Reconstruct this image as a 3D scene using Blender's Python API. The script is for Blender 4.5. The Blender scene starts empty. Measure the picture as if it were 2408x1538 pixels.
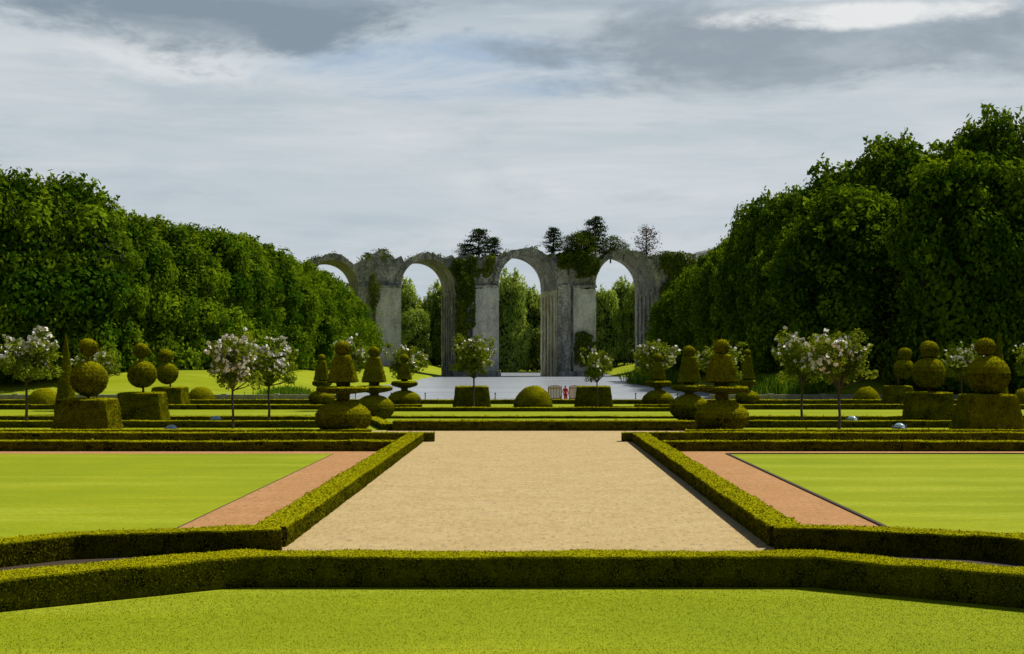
import bpy, math, numpy as np
from mathutils import Vector
R=np.random.RandomState
F=3344.0; VX=1242.0; HZ=850.0; CH=4.5
sc=bpy.context.scene
def wx(px,d): return (px-VX)*d/F
def wz(py,d): return CH+(HZ-py)*d/F
def gd(py,z=0.0): return (CH-z)*F/(py-HZ)

# ---------------------------------------------------------------- materials
def newmat(name):
    m=bpy.data.materials.new(name); m.use_nodes=True
    nt=m.node_tree; nt.nodes.clear()
    out=nt.nodes.new('ShaderNodeOutputMaterial')
    return m,nt,out
def N(nt,t,**k):
    n=nt.nodes.new(t)
    for a,b in k.items(): setattr(n,a,b)
    return n
def L(nt,a,b): nt.links.new(a,b)
def noise(nt,scale,detail=4,rough=.55,vec=None,stretch=None):
    n=N(nt,'ShaderNodeTexNoise'); n.inputs['Scale'].default_value=scale
    n.inputs['Detail'].default_value=detail; n.inputs['Roughness'].default_value=rough
    tc=N(nt,'ShaderNodeTexCoord')
    src=tc.outputs['Object']
    if stretch:
        mp=N(nt,'ShaderNodeMapping'); mp.inputs['Scale'].default_value=stretch[:3]
        if len(stretch)>3: mp.inputs['Rotation'].default_value=(0,0,stretch[3])
        L(nt,src,mp.inputs[0]); src=mp.outputs[0]
    L(nt,src,n.inputs['Vector'])
    return n
def ramp(nt,fac,stops):
    r=N(nt,'ShaderNodeValToRGB'); L(nt,fac,r.inputs[0])
    cr=r.color_ramp
    while len(cr.elements)<len(stops): cr.elements.new(.5)
    for e,(p,c) in zip(cr.elements,stops): e.position=p; e.color=(*c,1)
    return r
def mixc(nt,fac,a,b,mode='MIX'):
    m=N(nt,'ShaderNodeMix',data_type='RGBA',blend_type=mode)
    for v,i in ((fac,0),(a,6),(b,7)):
        if isinstance(v,(int,float)): m.inputs[i].default_value=v
        elif isinstance(v,tuple): m.inputs[i].default_value=(*v,1)
        else: L(nt,v,m.inputs[i])
    return m.outputs[2]
def bump(nt,h,strength,dist):
    b=N(nt,'ShaderNodeBump'); b.inputs['Strength'].default_value=strength; b.inputs['Distance'].default_value=dist
    L(nt,h,b.inputs['Height']); return b.outputs[0]
def msk(nt,n,a,b,amt): return ramp(nt,n.outputs[0],[(a,(amt,)*3),(b,(0,0,0))]).outputs[0]
def leafmat(name,c1,c2,tr=.3,patch=.25,pa=1.6):
    m,nt,out=newmat(name)
    a=N(nt,'ShaderNodeAttribute',attribute_name='tint')
    n=noise(nt,patch,2)
    add=N(nt,'ShaderNodeMath',operation='MULTIPLY_ADD'); L(nt,n.outputs[0],add.inputs[0]); add.inputs[1].default_value=pa; add.inputs[2].default_value=-pa/2
    s=N(nt,'ShaderNodeMath',operation='ADD',use_clamp=True); L(nt,add.outputs[0],s.inputs[0]); L(nt,a.outputs['Fac'],s.inputs[1])
    c=mixc(nt,s.outputs[0],c1,c2)
    d=N(nt,'ShaderNodeBsdfDiffuse'); L(nt,c,d.inputs['Color'])
    if tr<=0: L(nt,d.outputs[0],out.inputs[0]); return m
    t=N(nt,'ShaderNodeBsdfTranslucent'); L(nt,mixc(nt,1.0,c,(1.25,1.15,.5),'MULTIPLY'),t.inputs[0])
    mx=N(nt,'ShaderNodeMixShader'); mx.inputs[0].default_value=tr
    L(nt,d.outputs[0],mx.inputs[1]); L(nt,t.outputs[0],mx.inputs[2]); L(nt,mx.outputs[0],out.inputs[0])
    return m
def plain(name,c1,c2,scale=5,rough=.8,bs=.3,bd=.05,detail=4,stretch=None,spec=.3):
    m,nt,out=newmat(name)
    n=noise(nt,scale,detail,.6,stretch=stretch)
    r=ramp(nt,n.outputs[0],[(.3,c1),(.7,c2)])
    d=N(nt,'ShaderNodeBsdfPrincipled'); L(nt,r.outputs[0],d.inputs['Base Color']); d.inputs['Roughness'].default_value=rough
    d.inputs['Specular IOR Level'].default_value=spec
    L(nt,bump(nt,n.outputs[0],bs,bd),d.inputs['Normal']); L(nt,d.outputs[0],out.inputs[0])
    return m
M_tree=leafmat('lime_leaves',(.030,.080,.004),(.22,.325,.012),.32,.09)
M_tree2=leafmat('far_leaves',(.17,.26,.04),(.42,.52,.12),.5,.1)  # paler than the near leaves: haze and lift against backlight painted in
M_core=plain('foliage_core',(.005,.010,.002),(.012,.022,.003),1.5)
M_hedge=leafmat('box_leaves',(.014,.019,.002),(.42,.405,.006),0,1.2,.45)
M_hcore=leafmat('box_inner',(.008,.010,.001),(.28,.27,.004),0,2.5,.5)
M_rose=leafmat('rose_leaves',(.06,.10,.010),(.27,.33,.03),.35,2.0)
M_ivy=leafmat('ivy_leaves',(.035,.065,.006),(.15,.19,.015),.2,.15)
M_con=leafmat('conifer_leaves',(.014,.03,.01),(.055,.085,.016),.15,.3)
M_red=leafmat('russet_leaves',(.05,.03,.02),(.13,.08,.04),.2,.3)
M_reed=leafmat('reed_blades',(.05,.12,.01),(.16,.27,.02),.3,.3)
M_blade=leafmat('grass_blades',(.24,.295,.007),(.33,.375,.012),.15,.25,.6)
M_petal=plain('petals',(.70,.66,.60),(.85,.82,.80),8,rough=.6)
M_bark=plain('bark',(.03,.022,.014),(.09,.07,.05),6,stretch=(4,4,.6),bs=.7)
M_wood=plain('teak',(.42,.28,.15),(.58,.42,.26),7,stretch=(6,6,1),bs=.2,bd=.01)
M_metal=plain('lamp_metal',(.10,.13,.15),(.16,.2,.22),9,rough=.4)
M_glass=plain('lamp_cover',(.25,.42,.52),(.4,.58,.66),9,rough=.15,bs=.02,spec=.6)
M_post=plain('post_metal',(.02,.02,.02),(.05,.045,.04),9,rough=.5)

def lawnmat():
    m,nt,out=newmat('lawn_grass')
    big=noise(nt,.13,3,.55,stretch=(1,.6,1))
    st=noise(nt,.30,1,.4,stretch=(.16,1.5,1,.42))
    mid=noise(nt,1.1,4,.7,stretch=(.45,1.5,1,.2))
    fine=noise(nt,7,4,.8,stretch=(.8,.5,1))
    r=ramp(nt,big.outputs[0],[(.38,(.235,.295,.007)),(.62,(.32,.355,.011))])
    c=mixc(nt,msk(nt,st,.40,.52,.45),r.outputs[0],(.215,.28,.006))
    c=mixc(nt,ramp(nt,st.outputs[0],[(.52,(0,0,0)),(.66,(.5,.5,.5))]).outputs[0],c,(.37,.42,.035))
    c=mixc(nt,msk(nt,mid,.38,.58,.35),c,(.205,.25,.006))
    c=mixc(nt,msk(nt,fine,.38,.58,.45),c,(.18,.225,.005))
    d=N(nt,'ShaderNodeBsdfPrincipled'); L(nt,c,d.inputs['Base Color']); d.inputs['Roughness'].default_value=.85; d.inputs['Specular IOR Level'].default_value=.05
    L(nt,bump(nt,fine.outputs[0],.5,.05),d.inputs['Normal']); L(nt,d.outputs[0],out.inputs[0]); return m
M_lawn=lawnmat()
def gravmat(name,a,b,dark):
    m,nt,out=newmat(name)
    n1=noise(nt,.5,3,.6); n2=noise(nt,22,3,.8); n3=noise(nt,2.2,4,.7,stretch=(1,.5,1)); n4=noise(nt,7,3,.8,stretch=(1,.35,1))
    c=ramp(nt,n1.outputs[0],[(.35,a),(.65,b)]).outputs[0]
    c=mixc(nt,msk(nt,n2,.40,.54,.8),c,dark)
    c=mixc(nt,msk(nt,n3,.36,.55,.4),c,dark)
    c=mixc(nt,msk(nt,n4,.36,.43,.85),c,tuple(.75*q for q in dark))
    c=mixc(nt,ramp(nt,n4.outputs[0],[(.56,(0,0,0)),(.66,(.5,.5,.5))]).outputs[0],c,tuple(min(.66,q*1.2) for q in b))
    d=N(nt,'ShaderNodeBsdfPrincipled'); L(nt,c,d.inputs['Base Color']); d.inputs['Roughness'].default_value=.9; d.inputs['Specular IOR Level'].default_value=.1
    L(nt,bump(nt,n2.outputs[0],.8,.03),d.inputs['Normal']); L(nt,d.outputs[0],out.inputs[0]); return m
M_path=gravmat('sand_gravel',(.52,.385,.175),(.58,.445,.22),(.36,.26,.12))
M_pink=gravmat('red_gravel',(.47,.245,.095),(.53,.29,.13),(.34,.175,.07))
M_soil=plain('soil',(.03,.02,.01),(.06,.04,.02),20)
def stonemat(name,k,mossy=.6,dk=1.0,warm=(1,1,1)):
    m,nt,out=newmat(name)
    n1=noise(nt,.12,4,.65); n2=noise(nt,.5,5,.75,stretch=(1,1,.25)); n3=noise(nt,1.3,4,.8); n4=noise(nt,.16,3,.7,stretch=(1,1,.8))
    W=lambda *c: tuple(min(.80,a*b) for a,b in zip(c,warm))
    c=ramp(nt,n1.outputs[0],[(.3,W(.19*k,.19*k,.185*k)),(.52,W(.34*k,.335*k,.32*k)),(.72,W(.48*k,.465*k,.43*k))]).outputs[0]
    c=mixc(nt,msk(nt,n2,.40,.55,.75*dk),c,W(.12,.12,.112))
    c=mixc(nt,msk(nt,n3,.40,.52,.7*dk),c,W(.13,.127,.118))
    c=mixc(nt,ramp(nt,n3.outputs[0],[(.56,(0,0,0)),(.66,(.7,.7,.7))]).outputs[0],c,W(.72,.70,.65))
    c=mixc(nt,ramp(nt,n4.outputs[0],[(.54,(0,0,0)),(.66,(mossy,)*3)]).outputs[0],c,(.09,.11,.02))
    d=N(nt,'ShaderNodeBsdfPrincipled'); L(nt,c,d.inputs['Base Color']); d.inputs['Roughness'].default_value=.9; d.inputs['Specular IOR Level'].default_value=.1
    L(nt,bump(nt,n3.outputs[0],1.0,.7),d.inputs['Normal']); L(nt,d.outputs[0],out.inputs[0]); return m
M_stone=stonemat('weathered_stone',1.5,.35)
M_stone2=stonemat('pale_ashlar',2.0,.05,.4,(1.08,1.06,1.04))
M_warm=stonemat('warmlit_stone',2.1,.0,.45,(1.5,1.15,.80))  # warm light on the central arch flank, painted into the stone colour
M_wall=plain('wall_stone',(.22,.21,.19),(.38,.36,.33),1.6,bs=.5,bd=.05)
def watermat():
    m,nt,out=newmat('pond_water')
    n=noise(nt,1.3,3,.6,stretch=(.6,1,1)); n2=noise(nt,.06,3,.5,stretch=(.5,1.5,1))
    d=N(nt,'ShaderNodeBsdfPrincipled')
    L(nt,ramp(nt,n2.outputs[0],[(.35,(.36,.39,.44)),(.65,(.47,.50,.55))]).outputs[0],d.inputs['Base Color'])
    d.inputs['Roughness'].default_value=.2; d.inputs['IOR'].default_value=1.33
    L(nt,bump(nt,n.outputs[0],.6,.18),d.inputs['Normal']); L(nt,d.outputs[0],out.inputs[0]); return m
M_water=watermat()

# ---------------------------------------------------------------- mesh helpers
def mk(name,parts,mats,loc=(0,0,0)):
    Vs=[];lt=[];ls=[];mi=[];ti=[];sm=[];off=0
    for p in parts:
        V=np.asarray(p[0],float).reshape(-1,3); Fc=np.asarray(p[1],int); mm=p[2]
        t=p[3] if len(p)>3 and p[3] is not None else np.full(len(Fc),.5)
        s=p[4] if len(p)>4 else False
        Vs.append(V); ls.append((Fc+off).ravel()); lt.append(np.full(len(Fc),Fc.shape[1])); off+=len(V)
        mi.append(np.full(len(Fc),mm)); ti.append(t); sm.append(np.full(len(Fc),s))
    V=np.concatenate(Vs); ls=np.concatenate(ls); lt=np.concatenate(lt); mi=np.concatenate(mi); ti=np.concatenate(ti); sm=np.concatenate(sm)
    me=bpy.data.meshes.new(name)
    me.vertices.add(len(V)); me.vertices.foreach_set('co',V.astype(np.float32).ravel())
    me.loops.add(len(ls)); me.loops.foreach_set('vertex_index',ls.astype(np.int32))
    me.polygons.add(len(lt)); st=np.concatenate([[0],np.cumsum(lt)[:-1]])
    me.polygons.foreach_set('loop_start',st.astype(np.int32))
    me.polygons.foreach_set('material_index',mi.astype(np.int32))
    me.polygons.foreach_set('use_smooth',sm.astype(bool))
    at=me.attributes.new('tint','FLOAT','FACE'); at.data.foreach_set('value',ti.astype(np.float32))
    for m in mats: me.materials.append(m)
    me.update(calc_edges=True); me.validate()
    return me
def obj(name,me,loc=(0,0,0),scale=(1,1,1),rz=0,parent=None):
    o=bpy.data.objects.new(name,me); sc.collection.objects.link(o)
    o.location=loc; o.scale=scale; o.rotation_euler=(0,0,rz)
    if parent: o.parent=parent
    return o
def nrm(a): return a/np.maximum(np.linalg.norm(a,axis=1,keepdims=True),1e-9)
def fnz(V,Fc):
    V=np.asarray(V); return nrm(np.cross(V[Fc[:,1]]-V[Fc[:,0]],V[Fc[:,2]]-V[Fc[:,0]]))[:,2]
# light and shade painted into the leaf tint: bright tops, dark flanks
def shade_tint(nzv,rng): return np.clip(.15+.70*np.clip(nzv,0,1)+rng.uniform(-.13,.18,len(nzv)),0,1)
def leaves(P,Nn,size,rng,spread=.8,asp=.55,tint=None,droop=0):
    n=len(P); nn=nrm(Nn+rng.normal(0,spread,(n,3)))
    a=rng.normal(0,1,(n,3)); a[:,2]-=droop
    t=nrm(a-nn*(a*nn).sum(1,keepdims=True)); b=np.cross(nn,t)
    s=size*rng.uniform(.65,1.35,(n,1))
    V=np.stack([P-t*s*.5,P+b*s*asp*.5,P+t*s*.5,P-b*s*asp*.5],1).reshape(-1,3)
    Fc=np.arange(4*n).reshape(n,4)
    if tint is None: tint=rng.uniform(0,1,n)
    return V,Fc,tint
_rr=R(7); _K=_rr.normal(0,1,(14,3)); _K/=np.linalg.norm(_K,axis=1,keepdims=True); _Ph=_rr.uniform(0,6.28,14); _Fq=_rr.uniform(.6,1.9,14)
def nz(V,freq,seed=0):
    o=np.zeros(len(V))
    for k in range(14): o+=np.sin((V@_K[k])*freq*_Fq[k]*1.7+_Ph[k]*(seed+1))
    return o/5.0
def scatter(V,Fc,n,rng):
    V=np.asarray(V);Fc=np.asarray(Fc)
    if Fc.shape[1]==4: T=np.concatenate([Fc[:,[0,1,2]],Fc[:,[0,2,3]]])
    else: T=Fc
    a,b,c=V[T[:,0]],V[T[:,1]],V[T[:,2]]
    cr=np.cross(b-a,c-a); ar=np.linalg.norm(cr,axis=1); 
    i=rng.choice(len(T),n,p=ar/ar.sum()); u=rng.rand(n,1);v=rng.rand(n,1); w=u+v>1; u=np.where(w,1-u,u); v=np.where(w,1-v,v)
    return a[i]+u*(b[i]-a[i])+v*(c[i]-a[i]), nrm(cr[i])
def area(V,Fc):
    V=np.asarray(V);Fc=np.asarray(Fc)
    T=np.concatenate([Fc[:,[0,1,2]],Fc[:,[0,2,3]]])
    return np.linalg.norm(np.cross(V[T[:,1]]-V[T[:,0]],V[T[:,2]]-V[T[:,0]]),axis=1).sum()/2
def lathe(prof,c=(0,0,0),seg=32,square=False,wob=0.0,freq=3,seed=0):
    pr=[prof[0]]
    for a,b in zip(prof[:-1],prof[1:]):
        L_=math.hypot(b[0]-a[0],b[1]-a[1]); k=max(1,int(L_/.22))
        for j in range(1,k+1): pr.append((a[0]+(b[0]-a[0])*j/k,a[1]+(b[1]-a[1])*j/k))
    pr=np.array(pr); an=np.arange(seg)*2*math.pi/seg
    ca,sa=np.cos(an),np.sin(an)
    if square:
        m=np.maximum(abs(ca),abs(sa)); m=m**.97; ca,sa=ca/m,sa/m
    V=np.stack([pr[:,0:1]*ca,pr[:,0:1]*sa,np.repeat(pr[:,1:2],seg,1)],2).reshape(-1,3)
    n=len(pr); i=np.arange(n-1)[:,None]*seg; j=np.arange(seg)[None]; k=(j+1)%seg
    Fc=np.stack([i+j,i+k,i+seg+k,i+seg+j],2).reshape(-1,4)
    if wob:
        d=nz(V+seed*3.1,freq,seed)[:,None]*wob
        ctr=np.array([0,0,pr[:,1].mean()]); dr=nrm(V-ctr); V=V+dr*d
    return V+np.array(c),Fc
def sph(r,zc,rz=None,n=12,lo=-90):
    rz=rz or r
    return [(r*math.cos(a)+1e-3,zc+rz*math.sin(a)) for a in np.radians(np.linspace(lo,90,n))]
def tube(pts,rad,seg=6):
    pts=np.array(pts,float); n=len(pts); rad=np.array(rad)
    V=[]
    for i in range(n):
        t=pts[min(i+1,n-1)]-pts[max(i-1,0)]; t/=np.linalg.norm(t)+1e-9
        a=np.cross(t,[.3,.9,.1]); a/=np.linalg.norm(a)+1e-9; b=np.cross(t,a)
        for k in range(seg):
            q=2*math.pi*k/seg; V.append(pts[i]+rad[i]*(math.cos(q)*a+math.sin(q)*b))
    Fc=[[i*seg+k,i*seg+(k+1)%seg,(i+1)*seg+(k+1)%seg,(i+1)*seg+k] for i in range(n-1) for k in range(seg)]
    return np.array(V),np.array(Fc)
def box(x0,x1,y0,y1,z0,z1):
    V=np.array([(x,y,z) for x in(x0,x1) for y in(y0,y1) for z in(z0,z1)],float)
    return V,np.array([[0,1,3,2],[4,6,7,5],[0,4,5,1],[2,3,7,6],[0,2,6,4],[1,5,7,3]])

# ---------------------------------------------------------------- terrain
def sm(a,b,x):
    t=np.clip((x-a)/(b-a),0,1); return t*t*(3-2*t)
def terr(x,y):
    ax=np.abs(x)
    bank=3.0*sm(28.5,46,ax)*sm(166,196,y)+ .25*sm(28,31,ax)*sm(166,170,y)
    und=.25*np.sin(x*.07+1)*np.sin(y*.031)*sm(170,220,y)*sm(30,50,ax)
    bed=-2.2*(1-sm(26.5,29.0+1.2*np.sin(y*.05),ax))*sm(165.5,167.5,y)*(1-sm(600,612,y))
    hill=6*sm(600,1300,y)
    return bank+und+bed+hill
xs=np.unique(np.concatenate([np.linspace(-3000,-120,18),np.linspace(-120,-50,20),np.linspace(-50,50,110),np.linspace(50,120,20),np.linspace(120,3000,18)]))
ys=np.unique(np.concatenate([np.linspace(-300,160,20),np.linspace(160,175,16),np.linspace(175,640,120),np.linspace(640,4000,30)]))
X,Y=np.meshgrid(xs,ys); Z=terr(X,Y)
nx,ny=len(xs),len(ys); i=np.arange(ny-1)[:,None]*nx; j=np.arange(nx-1)[None]
Fg=np.stack([i+j,i+j+1,i+j+1+nx,i+j+nx],2).reshape(-1,4)
obj('ground',mk('ground',[(np.stack([X,Y,Z],2).reshape(-1,3),Fg,0,None,True)],[M_lawn]))
def sheet(name,polys,z,mat):
    parts=[]
    for p in polys:
        V=[(a,b,z) for a,b in p]; parts.append((V,[list(range(len(V)))],0))
    return obj(name,mk(name,parts,[mat]))
def rect(x0,x1,y0,y1): return [(x0,y0),(x1,y0),(x1,y1),(x0,y1)]
sheet('gravel_path',[rect(-60,60,72.5,92.2),rect(-6.2,6.2,28.6,72.5)],.004,M_path)
sheet('red_gravel_path',[rect(-9.45,-6.2,34.3,72.5),rect(6.2,9.6,34.3,72.5),rect(-60,-9.45,69.2,72.5),rect(9.6,60,69.2,72.5)],.006,M_pink)
sheet('soil_bed',[[(-5.85,29.3),(-5.85,33.9),(-10.5,32.6),(-15.9,26.6),(-17,21),(-9.8,26.2)],[(5.85,29.3),(9.3,26.6),(17,21),(15.9,26.6),(10.5,32.6),(5.85,33.9)]],.009,M_soil)
parts=[]
for a in (box(9.6,9.72,35.2,69.2,0,.05),box(9.72,60,69.10,69.2,0,.05),box(-9.49,-9.45,35.2,69.2,0,.015)): parts.append((a[0],a[1],0))
obj('lawn_edging',mk('lawn_edging',parts,[M_soil]))
def turf(x0,x1,y0,y1,n,h,seed,test=None):
    rng=R(seed); x=rng.uniform(x0,x1,n); y=rng.uniform(y0,y1,n)
    if test is not None: m=test(x,y); x=x[m];y=y[m]
    n=len(x); hh=h*rng.uniform(.5,1.3,n); a=rng.uniform(0,6.28,n); w_=.006+.004*rng.rand(n); dx=np.cos(a)*w_;dy=np.sin(a)*w_; bx=rng.normal(0,.35,n)*h;by=rng.normal(0,.35,n)*h
    z=np.zeros(n)
    V=np.stack([np.stack([x-dx,y-dy,z],1),np.stack([x+dx,y+dy,z],1),np.stack([x+bx,y+by,hh],1)],1).reshape(-1,3)
    return V,np.arange(3*n).reshape(n,3),0,rng.rand(n)
front=lambda x,y: y<np.where(np.abs(x)<5.6,28.25,28.25-(np.abs(x)-5.6)*.74)
obj('grass_tufts',mk('grass_tufts',[turf(-10.5,10.5,19.5,28.3,110000,.014,1,front)],[M_blade]))
obj('pond_water',mk('pond_water',[([(-45,166.3,-.25),(45,166.3,-.25),(45,612,-.25),(-45,612,-.25)],[[0,1,2,3]],0)],[M_water]))
parts=[]
parts.append((*box(-30.5,30.5,165.6,166.4,-2.5,.08),0)); 
obj('pond_edge_stone',mk('pond_edge_stone',parts,[M_wall]))
for x0,x1 in((-120,-21),(21,120)):
    parts=[(*box(x0,x1,163.6,164.1,0,.55),0),(*box(x0-.1,x1+.1,163.5,164.2,.552,.68),0)]
    for x in np.arange(x0+1,x1,6): parts.append((*box(x-.3,x+.3,163.42,164.28,0,.78),0))
    obj('stone_wall',mk('stone_wall',parts,[M_wall]))
for i_,x in enumerate(list(np.arange(-20,21,4.1))+[-26,-24,-23]):
    v,f=tube([(0,0,0),(0,0,.75)],[.06,.05],6); v2,f2=lathe(sph(.10,.8,n=6),(0,0,0),8)
    obj('bollard_post',mk('bollard_post',[(v,f,0),(v2,f2,0)],[M_post]),(x+.4*math.sin(i_*3),164.6,0))

# ---------------------------------------------------------------- hedges
def hedge(pts,w,h,side=1,dens=400,ls=.06,seed=0,step=.25,closed=False):
    rng=R(seed); pts=np.array(pts,float); n=len(pts)
    off=[]
    for i_ in range(n):
        ds=[]
        if i_>0: ds.append((pts[i_]-pts[i_-1])/np.linalg.norm(pts[i_]-pts[i_-1]))
        if i_<n-1: ds.append((pts[i_+1]-pts[i_])/np.linalg.norm(pts[i_+1]-pts[i_]))
        ns=[np.array([-d[1],d[0]])*side for d in ds]; m=sum(ns)/len(ns); m/=np.dot(m,m)**.5; m/=max(.3,np.dot(m,ns[0])); off.append(m*w)
    off=np.array(off)
    A=[];B=[]
    for i_ in range(n-1):
        k=max(1,int(np.linalg.norm(pts[i_+1]-pts[i_])/step))
        for j_ in range(k+(i_==n-2)):
            t=j_/k; A.append(pts[i_]*(1-t)+pts[i_+1]*t); B.append(off[i_]*(1-t)+off[i_+1]*t)
    A=np.array(A);B=np.array(B)
    prof=[(0.02,0),(0,.3),(0,.6),(.0,.92),(.015,.98),(.04,1),(.3,1.0),(.5,1.0),(.7,1.0),(.96,1),(.985,.98),(1,.92),(1,.6),(1,.3),(.98,0)]
    m=len(prof); V=np.zeros((len(A),m,3))
    for k,(u,v) in enumerate(prof): V[:,k,:2]=A+B*u; V[:,k,2]=v*h
    W=V.reshape(-1,3); dd=nz(W,2.2,seed)*.018+nz(W,.5,seed)*.020; W=W+np.stack([dd*.6,dd,np.where(W[:,2]>.1,dd,0)],1)
    i_=np.arange(len(A)-1)[:,None]*m; j_=np.arange(m-1)[None]
    Fc=np.stack([i_+j_,i_+m+j_,i_+m+j_+1,i_+j_+1],2).reshape(-1,4)
    if side<0: Fc=Fc[:,::-1]
    e1=np.array([list(range(m))]); e2=e1+(len(A)-1)*m
    nl=int(area(W,Fc)*dens)
    P,Nn=scatter(W,Fc,nl,rng)
    parts=[(W,Fc,0,shade_tint(fnz(W,Fc),rng),True),(W[:m],e1,0,np.array([.1])),(W[-m:],e1,0,np.array([.1]))]
    for E in (W[:m],W[-m:]):
        u=rng.rand(int(w*h*dens)+4,1); v=rng.rand(len(u),1); a=E[0];b=E[-1]
        Q=a+(b-a)*u; Q[:,2:3]=v*h*.98
        dirn=np.zeros((len(Q),3))
        ed=(A[0]-A[1]) if np.allclose(E[0],W[0]) else (A[-1]-A[-2]); dirn[:,:2]=ed/np.linalg.norm(ed)
        P=np.concatenate([P,Q+dirn*.01]); Nn=np.concatenate([Nn,dirn])
    tint=shade_tint(Nn[:,2],rng)
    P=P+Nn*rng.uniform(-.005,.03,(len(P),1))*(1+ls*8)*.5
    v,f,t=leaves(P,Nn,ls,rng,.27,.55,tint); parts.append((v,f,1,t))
    k=max(3,int(nl*.015)); Q,Mn=scatter(W,Fc,k,rng); up=Mn[:,2]>.7; Q=Q[up];Mn=Mn[up]
    if len(Q):
        v,f,t=leaves(Q+Mn*ls*.6,rng.normal(0,1,Mn.shape)*np.array([1,1,.2]),ls*1.1,rng,.2,.5,rng.uniform(.5,1,len(Q)),-2); parts.append((v,f,1,t))
    obj('box_hedge',mk('box_hedge',parts,[M_hcore,M_hedge]))
hedge([(-16.5,20.2),(-9.47,25.5),(-5.73,28.3),(5.6,28.3),(9.02,25.86),(16.5,20.6)],.95,.61,1,2100,.042,1,.15)
hedge([(-17,24.6),(-10.3,32.3),(-5.85,33.8)],.85,.55,1,1400,.05,2,.15)
hedge([(5.85,33.8),(10.3,32.3),(17,24.6)],.85,.55,1,1400,.05,3,.15)
hedge([(-5.85,34.5),(-5.85,79.6)],.85,.50,1,800,.065,4,.2)
hedge([(5.85,34.5),(5.85,79.6)],.85,.50,-1,800,.065,5,.2)
for s in(-1,1):
    a,b=sorted([s*6.75,s*62]); hedge([(a,71.2),(b,71.2)],1.0,.50,1,260,.10,6+s,.5)
    a,b=sorted([s*5.3,s*62]); hedge([(a,79.7),(b,79.7)],.9,.50,1,240,.10,8+s,.5)
    a,b=sorted([s*9.5,s*62]); hedge([(a,85.5),(b,85.5)],.7,.38,1,220,.10,12+s,.5)
    a,b=sorted([s*12.0,s*62]); hedge([(a,96.5),(b,96.5)],.8,.45,1,220,.10,16+s,.5)
    a,b=sorted([s*16.0,s*62]); hedge([(a,109),(b,109)],.8,.30,1,180,.12,20+s,.5)
    a,b=sorted([s*10.0,s*62]); hedge([(a,133),(b,133)],1.0,.45,1,140,.12,24+s,.5)
hedge([(-8.8,92.3),(10.9,92.3)],1.1,.62,1,300,.10,30,.5)
hedge([(-13,112),(14,112)],.6,.18,1,160,.12,31,.5)
hedge([(-13,128),(14,128)],.8,.35,1,160,.12,32,.5)
hedge([(-62,150),(62,150)],1.2,.45,1,120,.13,33,.5)
hedge([(-8.8,93.4),(-12.5,112)],.8,.4,1,160,.11,34,.5)
hedge([(10.9,93.4),(13.5,112)],.8,.4,-1,160,.11,35,.5)

# ---------------------------------------------------------------- topiary
def topi(kind,px,d,shapes,seed,dx=0):
    rng=R(seed); s=d/F; parts=[]
    for sh in shapes:
        prof=sh['p']; sq=sh.get('sq',False); c=(sh.get('dx',0),0,0)
        V,Fc=lathe(prof,c,40,sq,wob=sh.get('w',.06),freq=2.0,seed=seed)
        parts.append((V,Fc,0,shade_tint(fnz(V,Fc),rng),True))
        n=int(area(V,Fc)*sh.get('dens',380)); P,Nn=scatter(V,Fc,n,rng); tint=shade_tint(Nn[:,2],rng)
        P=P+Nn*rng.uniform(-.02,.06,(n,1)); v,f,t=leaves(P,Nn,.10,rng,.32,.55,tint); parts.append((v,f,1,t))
    zt=max(p[1] for sh in shapes for p in sh['p'])
    v,f=tube([(0,0,0),(0.03,0,zt*.5),(0,0,zt*.95)],[.12,.09,.05]); parts.append((v,f,2))
    obj(kind,mk(kind,parts,[M_hcore,M_hedge,M_bark]),(wx(px,d),d,0),rz=rng.uniform(-.06,.06))
def ballbox(px,yb,bw,tw,yt,b1,b2,seed):
    d=gd(yb); s=d/F; H=(yb-yt)*s; z=lambda y:(yb-y)*s
    sh=[dict(p=[(bw/2*s,0),(tw/2*s,H),(tw/2*s*.94,H+.03),(.01,H+.05)],sq=True)]
    for (cx,cy,r) in (b1,b2): sh.append(dict(p=sph(r*s,z(cy),r*s*.97),dx=(cx-px)*s))
    topi('ball_topiary',px,d,sh,seed)
ballbox(207,1017,132,112,940,(210,891,43),(208,817,21),41)
ballbox(336,993,106,92,925,(335,880,33),(334,824,19),42)
ballbox(400,953,76,66,912,(393,878,26),(390,837,17),43)
ballbox(2321,1012,138,105,930,(2324,884,48),(2316,815,22),44)
ballbox(2184,993,106,90,925,(2184,878,38),(2184,823,22),45)
ballbox(2112,953,66,56,909,(2124,868,24),(2127,833,16),46)
ballbox(2460,955,66,56,909,(2460,868,24),(2460,833,16),47)
def tier(px,yb,rb,yc,yd,rd,yp0,yp1,wb,wt,yball,rball,seed,globe=True):
    d=gd(yb); s=d/F; z=lambda y:(yb-y)*s; ht=yb-2*(yb-yc)
    sh=[dict(p=sph(rb*s,z(yc),(yb-yc)*s*1.02,lo=-75))]
    sh.append(dict(p=[(rd*.2*s,z(ht+3)),(rd*.25*s,z(yd+9)),(rd*.75*s,z(yd+5)),(rd*s,z(yd+2)),(rd*s,z(yd-3)),(rd*.9*s,z(yd-5)),(.01,z(yd-5.5))],w=.02))
    sh.append(dict(p=[(wb*.4*s,z(yd-4)),(wb*.4*s,z(yp0+1)),(wb*s,z(yp0)),(wt*s,z(yp1)),(wt*.6*s,z(yp1-2)),(.01,z(yp1-3))],sq=True,w=.03))
    sh.append(dict(p=sph(rball*s,z(yball)),w=.03))
    topi('tiered_topiary',px,d,sh,seed)
tier(806,1022,65,983,916,60,897,838,33,17,819,17,51)
tier(880,990,45,960,914,42,897,842,26,13,828,13,52)
tier(951,961,38,940,903,30,891,855,17,8,843,10,53)
tier(1697,1020,62,981,915,61,897,836,37,20,817,18,54)
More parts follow.
